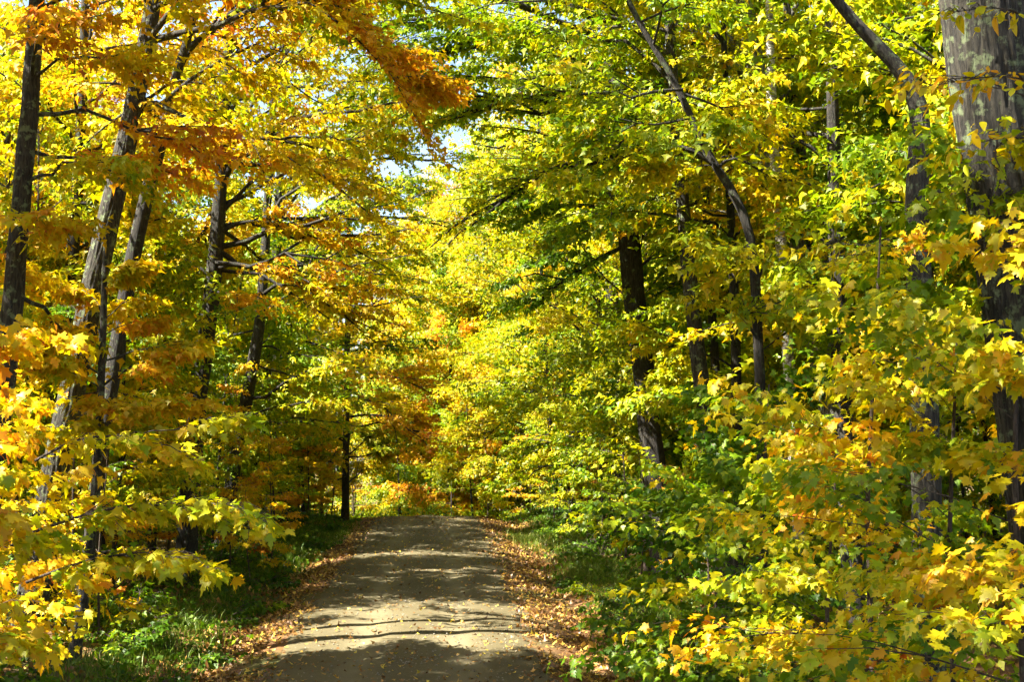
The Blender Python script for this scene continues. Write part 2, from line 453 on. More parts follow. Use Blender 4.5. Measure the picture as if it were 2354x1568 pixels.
# ---- forest trees shared by many individuals
def forest_tree(seed, H, r, lod="mid", name="maple_tree", nl=56, h0=0.2, length=3.8, size=0.165, mat=None, nb=26, lpb=5):
    rng = np.random.default_rng(seed)
    tr = trunk_line(rng, H, rng.normal(0, 0.5, 2), 0.3)
    root = root_at(name, (0, 0, 0), "-", "tree")
    wd = Wood(); wd.tube(smooth_path(tr, 22), taper(22, r, r * 0.2), 9, rng, 0.04)
    LV = Leaves()
    grow_crown(rng, LV, wd, tr, H * h0, H * 0.97, nl, length, size, 0.0, bl=1.1, nb=nb, lpb=lpb, limb_r=r * 0.3,
               elev=(0.3, 1.1), droop=0.85, broad=True, flat=0.42)
    link("trunk", wd.mesh("trunk", mat or M_BARK), root)
    c = link("crown", leaf_mesh("crown", LV.all(), lod, M_LEAF), root, kind="stuff"); c["hue"] = 0.55
    return root

def sapling(seed, H, r, lod="mid", name="maple_sapling", nl=16, length=1.3, size=0.12, nb=9, lpb=4, h0=0.15, mat=None):
    rng = np.random.default_rng(seed)
    tr = trunk_line(rng, H, rng.normal(0, 0.25, 2), 0.18, 10)
    root = root_at(name, (0, 0, 0), "-", "sapling")
    wd = Wood(); wd.tube(smooth_path(tr, 12), taper(12, r, r * 0.25, 0.2), 6, rng, 0.03)
    LV = Leaves()
    grow_crown(rng, LV, wd, tr, H * h0, H * 0.98, nl, length, size, 0.0, bl=0.5, nb=nb, lpb=lpb, limb_r=r * 0.35,
               elev=(0.1, 0.7), droop=0.5, sub=1, hvar=0.06, twigs=True)
    link("trunk", wd.mesh("trunk", mat or M_TWIG), root)
    c = link("crown", leaf_mesh("crown", LV.all(), lod, M_LEAF), root, kind="stuff"); c["hue"] = 0.5
    return root

def shrub(seed, H, spread, lod="mid", name="shrub", stems=7, size=0.10):
    rng = np.random.default_rng(seed)
    root = root_at(name, (0, 0, 0), "-", "shrub")
    wd = Wood(); LV = Leaves()
    for k in range(stems):
        P = limb_path(rng, (0, 0, -0.02), rng.uniform(0, 6.28), rng.uniform(0.5, 1.3), H * rng.uniform(0.7, 1.2), 0.9, 7)
        P[:, :2] *= spread
        wd.tube(P, np.linspace(0.012, 0.003, 7), 4)
        spray(rng, LV, P, 0.42 * H ** 0.5, 12, 4, size, rng.normal(0, 0.05), wd, t0=0.15)
    link("stem", wd.mesh("stem", M_TWIG), root)
    c = link("foliage", leaf_mesh("foliage", LV.all(), lod, M_LEAF), root, kind="stuff"); c["hue"] = 0.15
    return root

def place(proto, state, loc, rz, sc, label, group, hue, cat=None):
    """the first use moves the prototype itself, later ones copy it"""
    if id(proto) not in state:
        state[id(proto)] = 1
        proto.location = [float(v) for v in loc]; proto.rotation_euler = (0, 0, rz); proto.scale = (sc,) * 3
        proto["label"] = label
        if group: proto["group"] = group
        for ch in proto.children:
            if "hue" in ch: ch["hue"] = float(hue)
        r = proto
    else:
        r = copy_tree(proto, loc, rz, sc, label, group, hue)
    return r
USED = {}

# ---- individual trees of the photograph: trunks traced as (px, py, width px) from the top down, at distance d
def hero_tree(seed, name, d, trace, H, label, hue, mat=M_BARK, n_limb=26, h0=None, length=3.4, limbs=(), lod="mid",
              size=0.15, road=True, singles=0, lean_y=0.0, nb=22, lpb=5, top_lean=0.0, hvar=0.075, ridged=0):
    rng = np.random.default_rng(seed)
    pts = [at(px, py, d) for px, py, _ in trace][::-1]; rad = [w_ * 0.5 * d / F for _, _, w_ in trace][::-1]
    p0, p1 = pts[0], pts[min(2, len(pts) - 1)]
    sl = np.clip((p1[:2] - p0[:2]) / max(p1[2] - p0[2], 0.3), -0.25, 0.25)
    gz = float(ground(p0[0], p0[1]))
    gx = p0[:2] - sl * (p0[2] - gz) * 0.8; gz = float(ground(gx[0], gx[1]))
    if p0[2] - gz > 0.3:
        pts.insert(0, np.array([gx[0], gx[1], gz - 0.15])); rad.insert(0, rad[0] * 1.12)
    else:
        pts[0][2] = gz - 0.15
    top = pts[-1]; dirn = norm(pts[-1] - pts[-2]); vertical = norm(np.array([top_lean, 0, 1.0]))
    while top[2] < gz + H:
        dirn = norm(dirn * 0.75 + vertical * 0.25); top = top + dirn * 1.5
        pts.append(top); rad.append(max(0.03, rad[-1] * 0.88))
    pts = np.array(pts); pts[:, 1] += lean_y * (pts[:, 2] - gz) + 0.12 * np.sin(pts[:, 2] * 0.5 + seed)
    base = np.array([pts[0][0], pts[0][1], gz])
    Q = smooth_path(np.c_[pts, rad], 34)
    tr, rr = Q[:, :3], Q[:, 3]
    rr = rr * (1 + 0.35 * np.exp(-np.arange(34) * 1.1))
    cat = "sapling" if "sapling" in name else "tree"
    root = root_at(name, base, label, cat)
    wd = Wood()
    if ridged: wd.bark(tr, rr, rng, ridged)
    else: wd.tube(tr, rr, 12, rng, 0.05)
    link("trunk", wd.mesh("trunk", mat, base), root)
    LV = Leaves(); br = []
    if n_limb:
        raz = None
        if road: raz = 0.0 if base[0] < XC else math.pi
        grow_crown(rng, LV, None, tr, (h0 if h0 is not None else H * 0.3), H * 0.97, n_limb, length, size, 0.0, raz,
                   bl=0.95 if H > 8 else 0.6, nb=nb, lpb=lpb, limb_r=rr[len(rr) // 2] * 0.32, branches=br, hvar=hvar, broad=H > 8, flat=0.38 if d > 40 else 0.22 if H > 8 else 0.16)
    for lm in limbs:                       # limbs traced from the photograph: points, distance, width, tint offset, leafiness
        P = smooth_path([at(a, b, lm.get("d", d) + lm.get("dy", 0) * i / 5) for i, (a, b) in enumerate(lm["p"])], 10)
        wb = Wood(lm.get("mat")); br.append(wb)
        r0 = lm.get("w", 14) * 0.5 * d / F
        wb.tube(P, np.linspace(r0, r0 * lm.get("tip", 0.3), 10), 7, rng, 0.04)
        if lm.get("nb", 20):
            spray(rng, LV, P, lm.get("bl", 0.8), lm.get("nb", 20), lm.get("lpb", 5), lm.get("s", size), lm.get("t", 0.0), wb, t0=lm.get("t0", 0.15), flat=0.4 if d > 40 else 0.15)
        for q in range(lm.get("sub", 2)):
            i = rng.integers(3, 8); dd = P[i + 1] - P[i]
            a2 = math.atan2(dd[1], dd[0]) + rng.choice([-1, 1]) * rng.uniform(0.3, 0.9)
            P2 = limb_path(rng, P[i], a2, rng.normal(0.1, 0.2), lm.get("sl", 1.5) * rng.uniform(0.6, 1.1), 0.5, 6)
            wb.tube(P2, np.linspace(r0 * 0.4, 0.004, 6), 4)
            spray(rng, LV, P2, lm.get("bl", 0.7), max(6, lm.get("nb", 20) // 2), lm.get("lpb", 5), lm.get("s", size), lm.get("t", 0.0), wb)
    for b in br:
        link("branch", b.mesh("branch", b.mat or (mat if mat is not M_BIRCH else M_TWIG), base), root)
    if LV.rec:
        R = LV.all()
        if singles: R = single_leaves(root, R, lod, base, singles, hue)
        c = link("crown", leaf_mesh("crown", R, lod, M_LEAF, base), root, kind="stuff"); c["hue"] = float(hue)
    return root

# left of the road
hero_tree(1, "maple_tree", 22, [(84, -20, 34), (78, 120, 38), (70, 280, 40), (55, 450, 42), (40, 640, 46), (14, 880, 52), (-10, 1000, 54)], 17,
          "mossy grey-green maple trunk at the far left edge, bowing slightly at mid-height", 0.66, n_limb=24, h0=6, length=3.0)
hero_tree(2, "maple_tree", 26, [(352, -10, 34), (330, 120, 38), (300, 270, 42), (275, 390, 46), (240, 540, 50), (205, 720, 52), (175, 880, 54), (140, 1040, 56), (105, 1200, 58)], 18,
          "grey maple with a long trunk leaning right toward the road, lichen-patched", 0.61, ridged=16, n_limb=22, h0=8.8, length=3.6,
          limbs=[dict(p=[(330, 330), (430, 322), (590, 335), (700, 362), (770, 425), (850, 492)], w=15, d=26, nb=26, t=0.02, sub=3, t0=0.35),
                 dict(p=[(345, 260), (450, 170), (555, 112), (650, 78)], w=12, nb=22, t=0.03, sub=3),
                 dict(p=[(352, 20), (500, -60), (680, -20), (800, 60), (870, 140)], w=12, d=25, nb=40, t=0.14, sub=4, sl=1.8),
                 dict(p=[(360, -40), (600, -90), (820, 40), (900, 170), (950, 250), (990, 340)], w=5, d=25, nb=60, t=0.14, sub=5, sl=1.3, t0=0.35, bl=0.95),
                 dict(p=[(360, -20), (560, -40), (800, -30), (1000, 20), (1120, 60)], w=11, d=28, nb=50, t=-0.16, sub=6, sl=2.4)])
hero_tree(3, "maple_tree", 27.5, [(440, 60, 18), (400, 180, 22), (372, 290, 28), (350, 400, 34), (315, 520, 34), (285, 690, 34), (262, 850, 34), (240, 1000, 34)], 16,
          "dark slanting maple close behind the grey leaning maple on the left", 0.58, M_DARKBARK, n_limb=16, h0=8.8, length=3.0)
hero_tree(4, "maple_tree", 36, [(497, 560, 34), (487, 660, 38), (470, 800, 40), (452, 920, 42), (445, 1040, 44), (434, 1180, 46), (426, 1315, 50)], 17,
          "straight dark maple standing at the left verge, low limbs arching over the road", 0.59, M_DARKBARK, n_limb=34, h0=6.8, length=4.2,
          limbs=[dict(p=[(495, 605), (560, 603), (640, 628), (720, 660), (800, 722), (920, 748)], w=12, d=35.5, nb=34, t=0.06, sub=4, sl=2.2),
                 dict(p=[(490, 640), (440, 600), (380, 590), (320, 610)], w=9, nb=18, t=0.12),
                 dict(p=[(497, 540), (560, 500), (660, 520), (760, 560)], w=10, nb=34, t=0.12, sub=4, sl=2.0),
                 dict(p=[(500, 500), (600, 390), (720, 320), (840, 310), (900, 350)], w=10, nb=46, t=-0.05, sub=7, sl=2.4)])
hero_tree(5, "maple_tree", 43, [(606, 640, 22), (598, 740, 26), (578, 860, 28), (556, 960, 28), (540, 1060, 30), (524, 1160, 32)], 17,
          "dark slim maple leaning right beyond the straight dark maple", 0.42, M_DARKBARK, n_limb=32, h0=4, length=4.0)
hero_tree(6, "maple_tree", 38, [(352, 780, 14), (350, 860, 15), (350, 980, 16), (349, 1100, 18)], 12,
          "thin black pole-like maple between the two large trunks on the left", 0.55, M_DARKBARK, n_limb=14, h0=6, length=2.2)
hero_tree(7, "maple_tree", 24, [(228, 980, 18), (222, 1080, 21), (205, 1260, 24), (185, 1400, 26), (172, 1470, 28)], 6.5,
          "slim young maple standing low at the bottom left", 0.62, M_BARK, n_limb=14, h0=3.5, length=1.6)
hero_tree(8, "birch_tree", 52, [(632, 780, 12), (624, 900, 14), (620, 1000, 15), (618, 1110, 16), (617, 1190, 17)], 14,
          "white birch stem glinting through leaves left of the road", 0.42, M_BIRCH, n_limb=16, h0=5, length=2.2)
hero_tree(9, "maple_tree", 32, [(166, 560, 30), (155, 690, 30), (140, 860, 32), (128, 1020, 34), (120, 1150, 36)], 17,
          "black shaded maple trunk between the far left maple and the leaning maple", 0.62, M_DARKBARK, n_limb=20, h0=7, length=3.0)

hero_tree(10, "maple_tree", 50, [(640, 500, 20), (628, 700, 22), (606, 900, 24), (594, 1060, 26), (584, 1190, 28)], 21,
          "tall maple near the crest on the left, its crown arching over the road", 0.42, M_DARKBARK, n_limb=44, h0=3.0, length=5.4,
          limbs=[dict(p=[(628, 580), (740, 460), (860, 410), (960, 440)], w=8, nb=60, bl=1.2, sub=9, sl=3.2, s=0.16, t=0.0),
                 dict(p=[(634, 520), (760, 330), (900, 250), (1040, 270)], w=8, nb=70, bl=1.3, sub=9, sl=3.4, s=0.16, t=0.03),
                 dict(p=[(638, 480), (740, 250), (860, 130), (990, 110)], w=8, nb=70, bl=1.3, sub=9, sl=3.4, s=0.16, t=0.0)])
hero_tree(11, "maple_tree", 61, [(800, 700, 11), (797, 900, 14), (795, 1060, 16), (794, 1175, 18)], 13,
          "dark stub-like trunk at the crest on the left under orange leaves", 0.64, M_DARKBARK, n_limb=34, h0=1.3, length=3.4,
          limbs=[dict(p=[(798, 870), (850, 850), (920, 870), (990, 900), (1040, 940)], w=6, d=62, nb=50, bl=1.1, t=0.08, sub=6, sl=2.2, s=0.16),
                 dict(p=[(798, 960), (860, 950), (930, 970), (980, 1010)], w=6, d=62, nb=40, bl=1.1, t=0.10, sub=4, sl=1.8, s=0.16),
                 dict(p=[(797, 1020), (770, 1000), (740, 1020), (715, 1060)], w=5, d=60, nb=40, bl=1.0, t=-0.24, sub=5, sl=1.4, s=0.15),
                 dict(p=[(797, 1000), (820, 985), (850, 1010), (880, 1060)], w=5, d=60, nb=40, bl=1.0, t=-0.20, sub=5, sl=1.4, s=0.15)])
for k_, (x_, d_, word_) in enumerate(((-7.4, 11.5, "golden"), (-8.4, 17.5, "orange"))):  # unseen trees, added with high crowns to shade the bushes right of the road
    px_ = 1015 + x_ / d_ * F
    hero_tree(60 + k_, "maple_tree", d_, [(px_, -500, 90), (px_, 300, 110), (px_, 1300, 120)], 22,
              "unseen high-crowned maple added for shade, left of the %s sapling" % word_, 0.55, M_DARKBARK, n_limb=34, h0=12, length=4.0)
# right of the road
hero_tree(31, "maple_tree", 47, [(1400, 560, 22), (1405, 760, 24), (1412, 960, 26), (1420, 1140, 28)], 21,
          "tall yellow maple beyond the stout dark maple, crown arching over the road", 0.40, M_BARK, n_limb=50, h0=1.8, length=5.2,
          limbs=[dict(p=[(1400, 330), (1345, 225), (1285, 145), (1205, 85), (1145, 40)], w=24, tip=0.45, nb=0, sub=0, mat=M_BIRCH),
                 dict(p=[(1335, 900), (1290, 880), (1230, 900), (1180, 950)], w=6, d=46, nb=40, bl=1.1, t=0.0, sub=4, sl=2.2),
                 dict(p=[(1332, 760), (1280, 700), (1200, 690), (1130, 730)], w=6, d=46, nb=40, bl=1.1, t=0.04, sub=4, sl=2.2),
                 dict(p=[(1338, 1040), (1360, 1010), (1410, 1010), (1450, 1040)], w=6, d=45, nb=40, bl=1.1, t=0.12, sub=4, sl=2.0)])
hero_tree(32, "maple_tree", 60, [(1250, 760, 10), (1262, 960, 12), (1276, 1090, 13), (1290, 1175, 14)], 21,
          "bright yellow maple at the crest on the right side of the road", 0.50, M_DARKBARK, n_limb=30, h0=1.0, length=3.8,
          limbs=[dict(p=[(1222, 1060), (1190, 1050), (1150, 1080), (1120, 1130)], w=5, d=59, nb=44, bl=1.2, t=0.02, sub=5, sl=2.0, s=0.16),
                 dict(p=[(1212, 980), (1170, 960), (1120, 1000), (1090, 1060)], w=5, d=59, nb=44, bl=1.2, t=0.0, sub=5, sl=2.0, s=0.16),
                 dict(p=[(1205, 900), (1150, 870), (1100, 890), (1060, 930)], w=5, d=59, nb=44, bl=1.2, t=0.02, sub=5, sl=2.0, s=0.16),
                 dict(p=[(1226, 1090), (1260, 1060), (1300, 1070), (1340, 1110)], w=5, d=59, nb=44, bl=1.2, t=0.02, sub=5, sl=2.0, s=0.16)])
hero_tree(20, "maple_tree", 10.5, [(2238, -30, 186), (2248, 60, 182), (2262, 180, 178), (2285, 330, 176), (2318, 520, 176), (2350, 700, 180)], 17,
          "massive rough-barked maple trunk filling the top right corner", 0.55, ridged=26, n_limb=9, h0=11, length=3.0)
hero_tree(21, "maple_tree", 16, [(1915, -20, 24), (1975, 62, 26), (2040, 120, 30), (2110, 195, 36), (2128, 260, 46), (2106, 360, 48), (2102, 480, 50), (2106, 640, 54), (2112, 860, 60), (2118, 960, 62)], 9,
          "grey maple left of the massive trunk, its top bent into a bare dark limb", 0.52, ridged=16, n_limb=0, top_lean=-0.9,
          limbs=[dict(p=[(2108, 600), (2060, 560), (2000, 570), (1950, 610)], w=8, d=15.8, nb=20, lpb=3, sub=2, sl=0.9, bl=0.5, s=0.12),
                 dict(p=[(2104, 480), (2140, 440), (2190, 440), (2240, 470)], w=8, d=15.8, nb=18, lpb=3, sub=2, sl=0.9, bl=0.5, s=0.12),
                 dict(p=[(1915, -20), (1850, -110), (1780, -190), (1700, -250)], w=16, d=16, nb=26, sub=4, sl=1.4)])
hero_tree(22, "maple_tree", 23, [(1432, -30, 12), (1478, 75, 14), (1540, 150, 16), (1582, 235, 17), (1612, 325, 18), (1645, 382, 20), (1690, 430, 21), (1720, 485, 22), (1734, 560, 23), (1740, 700, 24), (1745, 860, 25)], 14,
          "thin dark maple bowed left in a long curve out over the road", 0.40, M_DARKBARK, n_limb=12, h0=8, length=2.4, top_lean=-0.5, road=False,
          limbs=[dict(p=[(1640, 375), (1600, 345), (1540, 334), (1470, 320)], w=17, nb=14, t=0.05, sub=2, t0=0.4),
                 dict(p=[(1570, 205), (1500, 208), (1440, 226), (1395, 262), (1378, 285)], w=9, nb=14, t=0.0),
                 dict(p=[(1650, 385), (1680, 350), (1760, 400), (1850, 440)], w=9, nb=20, t=0.1),
                 dict(p=[(1738, 650), (1770, 590), (1720, 590), (1650, 640)], w=7, d=22, nb=26, t=0.08, sub=4, sl=1.3),
                 dict(p=[(1742, 780), (1700, 720), (1740, 700), (1830, 740)], w=7, d=22, nb=26, t=0.0, sub=4, sl=1.3)])
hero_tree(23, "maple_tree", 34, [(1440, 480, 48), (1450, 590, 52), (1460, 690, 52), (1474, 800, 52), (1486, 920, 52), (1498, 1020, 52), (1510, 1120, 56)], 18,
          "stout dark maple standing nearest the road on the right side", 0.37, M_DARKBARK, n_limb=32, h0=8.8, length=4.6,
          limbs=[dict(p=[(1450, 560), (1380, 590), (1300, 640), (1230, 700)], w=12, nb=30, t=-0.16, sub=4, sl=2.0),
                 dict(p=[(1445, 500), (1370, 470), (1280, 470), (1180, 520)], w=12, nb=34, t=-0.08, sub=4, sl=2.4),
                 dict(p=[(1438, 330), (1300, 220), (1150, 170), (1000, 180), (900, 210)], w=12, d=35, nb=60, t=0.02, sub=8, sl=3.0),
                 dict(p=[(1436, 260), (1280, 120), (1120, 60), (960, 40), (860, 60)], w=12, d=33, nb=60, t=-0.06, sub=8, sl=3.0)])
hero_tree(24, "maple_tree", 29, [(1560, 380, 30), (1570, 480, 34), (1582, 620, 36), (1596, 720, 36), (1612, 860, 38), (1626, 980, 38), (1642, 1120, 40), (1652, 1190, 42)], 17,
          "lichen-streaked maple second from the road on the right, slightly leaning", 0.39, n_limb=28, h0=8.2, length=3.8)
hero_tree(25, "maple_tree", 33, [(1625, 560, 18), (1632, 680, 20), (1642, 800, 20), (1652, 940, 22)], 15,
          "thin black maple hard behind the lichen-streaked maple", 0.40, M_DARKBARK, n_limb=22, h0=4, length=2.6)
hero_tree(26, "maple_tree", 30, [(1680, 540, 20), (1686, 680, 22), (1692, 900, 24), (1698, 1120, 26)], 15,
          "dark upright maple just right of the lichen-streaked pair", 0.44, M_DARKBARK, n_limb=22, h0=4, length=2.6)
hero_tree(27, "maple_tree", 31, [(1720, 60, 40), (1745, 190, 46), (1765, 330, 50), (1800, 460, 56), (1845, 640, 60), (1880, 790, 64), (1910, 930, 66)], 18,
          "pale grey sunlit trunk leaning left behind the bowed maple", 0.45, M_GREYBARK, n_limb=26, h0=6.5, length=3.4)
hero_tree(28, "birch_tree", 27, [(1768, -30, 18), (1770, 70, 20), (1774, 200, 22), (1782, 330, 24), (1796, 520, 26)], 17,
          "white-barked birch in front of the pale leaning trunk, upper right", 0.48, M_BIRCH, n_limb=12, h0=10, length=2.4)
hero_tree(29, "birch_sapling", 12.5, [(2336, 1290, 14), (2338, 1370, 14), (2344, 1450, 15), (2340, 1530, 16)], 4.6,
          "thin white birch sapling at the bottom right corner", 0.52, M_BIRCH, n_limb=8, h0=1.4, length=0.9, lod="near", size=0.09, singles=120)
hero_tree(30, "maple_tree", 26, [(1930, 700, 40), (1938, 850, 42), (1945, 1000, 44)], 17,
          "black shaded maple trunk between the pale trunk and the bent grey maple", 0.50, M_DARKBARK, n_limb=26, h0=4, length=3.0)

hero_tree(33, "maple_tree", 81, [(1035, 880, 7), (1030, 1000, 8), (1028, 1140, 9)], 10,
          "pale orange maple closing the view just above the end of the road", 0.68, M_DARKBARK, n_limb=44, h0=0.8, length=3.0, size=0.17)
hero_tree(34, "maple_tree", 84, [(930, 860, 7), (932, 1000, 8), (935, 1140, 9)], 9,
          "yellow-green maple filling the gap left of the pale orange maple", 0.46, M_DARKBARK, n_limb=44, h0=0.6, length=3.0, size=0.17)
hero_tree(35, "maple_tree", 92, [(985, 700, 8), (986, 900, 9), (988, 1140, 10)], 15,
          "tall sunlit golden maple rising behind the pale orange maple", 0.60, M_DARKBARK, n_limb=50, h0=1.5, length=3.8, size=0.18)

# near saplings whose single leaves show
def near_sapling(seed, px, d, H, label, hue, nl=26, length=1.5, size=0.115, singles=300, hvar=0.07, limbs=(), h0=0.4, lod="near", name="maple_sapling", nb=11, lpb=3, x=None):
    p = at(px, 1055, d)
    if x is not None: p[0] = x
    gz = float(ground(p[0], d))
    q = pixel((p[0], d, gz + H * 0.5)); t = pixel((p[0] + 0.15, d, gz + H))
    b = pixel((p[0], d, gz))
    return hero_tree(seed, name, d, [(t[0], t[1] - 20, 5 * 12 / d), (q[0], q[1], 12 * 12 / d), (b[0], b[1] - 1, 17 * 12 / d)], H, label, hue, M_TWIG,
                     n_limb=nl, h0=h0, length=length, lod=lod, size=size, singles=singles, nb=nb, lpb=lpb, hvar=hvar, limbs=limbs)

near_sapling(41, 2500, 8.4, 3.9, "tall golden maple sapling nearest the camera at the right edge", 0.58, length=1.4, size=0.095, nl=16)
near_sapling(42, 2330, 10.2, 4.7, "green and yellow maple sapling under the massive trunk", 0.36, length=1.6, size=0.095, hvar=0.14, nl=18,
             limbs=[dict(p=[(2330, 440), (2270, 340), (2320, 310), (2420, 330)], w=6, d=9.8, nb=22, lpb=3, bl=0.42, s=0.10, t=0.16, sub=2, sl=0.6),
                    dict(p=[(2335, 560), (2250, 480), (2300, 440), (2420, 450)], w=6, d=9.8, nb=22, lpb=3, bl=0.42, s=0.10, t=0.02, sub=2, sl=0.6)])
near_sapling(43, 2180, 12.2, 4.0, "golden orange maple sapling low in front of the bent grey maple", 0.62, length=1.7, nl=18, size=0.10)
near_sapling(44, 2000, 13.6, 5.2, "yellow-green maple sapling with an orange spray right of the bowed maple", 0.50, length=1.7, nl=20, size=0.10, hvar=0.16)
near_sapling(45, 1900, 16.2, 3.6, "low yellow maple sapling at the right verge below the shaded trunk", 0.48, length=1.6, nl=20, size=0.10)
near_sapling(46, 1740, 19.0, 4.4, "green maple sapling at the right verge in front of the lichen-streaked maple", 0.24, length=2.1, nl=32, hvar=0.12)
near_sapling(47, 1640, 22.0, 3.2, "bushy green maple sapling closest to the road on the right", 0.20, length=2.0, nl=32, hvar=0.12)
near_sapling(48, 40, 13.2, 4.4, "golden maple sapling on the left whose sprays reach toward the road", 0.62, length=1.5, x=-4.7, nl=11,
             limbs=[dict(p=[(60, 1230), (200, 1180), (350, 1150), (470, 1185), (580, 1215)], w=8, d=13.2, nb=34, lpb=4, bl=0.5, t=-0.10, s=0.11),
                    dict(p=[(80, 1060), (180, 1005), (280, 1000), (400, 1040)], w=7, d=13.2, nb=24, lpb=4, bl=0.4, t=-0.10, s=0.11),
                    dict(p=[(60, 1340), (160, 1300), (280, 1270), (370, 1290)], w=7, d=13.0, nb=24, lpb=4, bl=0.4, t=-0.08, s=0.11)])
near_sapling(49, -60, 16.0, 3.8, "orange maple sapling behind the golden sprays at the left edge", 0.70, length=1.8, x=-5.6, nl=8)
near_sapling(50, 60, 11.0, 3.0, "small golden maple sapling in the bottom left corner", 0.66, length=1.1, x=-4.0, nl=9)

# top right: branch of a beech with oval yellow leaves in front of the massive trunk
hero_tree(55, "beech_sapling", 9.3, [(2395, 120, 10), (2410, 400, 14), (2440, 800, 18), (2470, 1200, 22)], 7.0,
          "slender beech at the right edge with oval yellow leaves before the massive trunk", 0.60, M_TWIG, n_limb=6, h0=4.6, length=0.8, lod="oval", size=0.085, nb=6, lpb=3, singles=200,
          limbs=[dict(p=[(2400, 210), (2340, 170), (2270, 175), (2180, 190), (2120, 200)], w=5, d=9.2, nb=12, lpb=2, bl=0.22, s=0.085, sub=0),
                 dict(p=[(2395, 60), (2330, 20), (2260, 15), (2180, 30)], w=5, d=9.2, nb=10, lpb=2, bl=0.2, s=0.085, sub=0)])

# ------------------------------------------------------------------ forest fill
protos = [forest_tree(201, 19, 0.20), forest_tree(202, 21, 0.24, length=4.2), forest_tree(203, 17, 0.15, nl=46, length=3.4),
          forest_tree(204, 20, 0.18, mat=M_DARKBARK), forest_tree(205, 15, 0.12, nl=44, length=3.2, mat=M_DARKBARK, h0=0.14), forest_tree(206, 22, 0.26, length=4.4, mat=M_GREYBARK)]
young = [forest_tree(211, 10, 0.075, nl=34, length=2.6, nb=18, h0=0.16, size=0.14, mat=M_TWIG, name="young_maple"),
         forest_tree(212, 8.5, 0.06, nl=30, length=2.4, nb=18, h0=0.14, size=0.14, mat=M_DARKBARK, name="young_maple"),
         forest_tree(213, 12, 0.085, nl=38, length=2.9, nb=18, h0=0.2, size=0.14, mat=M_DARKBARK, name="young_maple")]
rng = np.random.default_rng(77)
ORD = ["first", "second", "third", "fourth", "fifth", "sixth", "seventh", "eighth", "ninth", "tenth", "eleventh", "twelfth",
       "thirteenth", "fourteenth", "fifteenth", "sixteenth", "seventeenth", "eighteenth", "nineteenth", "twentieth"]
ORD += ["twenty-" + o for o in ORD[:9]] + ["thirtieth"] + ["thirty-" + o for o in ORD[:9]]

def hue_word(h):
    return "green" if h < 0.27 else "yellow-green" if h < 0.45 else "yellow" if h < 0.6 else "golden" if h < 0.7 else "orange"

REFS = {"left": [(40, "the maple at the far left edge"), (135, "the black shaded trunk on the left"), (220, "the grey leaning maple"), (310, "the dark slanting maple"),
                 (450, "the straight dark maple"), (560, "the dark slim maple"), (668, "the crest maple on the left"), (795, "the dark stub-like trunk")],
        "right": [(1330, "the tall yellow maple"), (1490, "the stout dark maple"), (1600, "the lichen-streaked maple"), (1690, "the dark upright maple"),
                  (1820, "the pale leaning trunk"), (1940, "the black shaded trunk"), (2110, "the bent grey maple"), (2290, "the massive trunk")],
        "back": [(680, "the crest maple on the left"), (800, "the dark stub-like trunk"), (900, "the left half of the road"), (980, "the middle of the road"),
                 (1080, "the right half of the road"), (1220, "the bright yellow crest maple"), (1340, "the tall yellow maple"), (1490, "the stout dark maple"), (400, "the straight dark maple"), (1700, "the dark upright maple")]}
COUNT = {}
def forest_label(grp, x, y, h, kind="tall"):
    px = pixel((x, y, float(ground(x, y)) + 4))[0] if y > 4 else -999
    where = {"left": "in the wood left of the road", "right": "in the wood right of the road", "back": "beyond the crest"}[grp]
    gp = "%s maples %s" % (kind, where)
    if px < -60 or px > 2420:
        c = COUNT[("out", grp, kind)] = COUNT.get(("out", grp, kind), 0) + 1
        return "%s %s maple outside the picture %s, %s along the road" % (kind, hue_word(h), grp, ORD[c - 1]), gp
    ref = min(REFS[grp], key=lambda q: abs(q[0] - px))[1]
    key = (grp, ref, kind, hue_word(h)); c = COUNT[key] = COUNT.get(key, 0) + 1
    if grp == "back":
        return "%s %s %s maple beyond the crest behind %s" % (ORD[c - 1], kind, hue_word(h), ref), gp
    return "%s %s %s maple standing in the wood behind %s" % (ORD[c - 1], kind, hue_word(h), ref), gp

spots = []
def far_enough(x, y, dmin):
    return all((x - a) ** 2 + (y - b) ** 2 > dmin ** 2 for a, b in spots)
SIGHT = [(1480, 34), (1615, 29), (450, 36), (300, 26), (170, 26)]     # columns in which traced trunks stay in view
def blocks_trunk(x, y, reach):
    px = pixel((x, y, float(ground(x, y)) + 2))[0] if y > 3 else -999
    return any(abs(px - c) < 18 + F * reach / max(y, 12) and y < d_ for c, d_ in SIGHT)
def scatter(n, x0, x1, y0, y1, dmin, tries=4000, clear=0):
    out = []
    for _ in range(tries):
        if len(out) >= n: break
        x, y = rng.uniform(x0, x1), rng.uniform(y0, y1)
        if y > 60 and abs(x - XC - float(bend(y))) < 3.2: continue
        if far_enough(x, y, dmin) and not (clear and blocks_trunk(x, y, clear)): spots.append((x, y)); out.append((x, y))
    return out

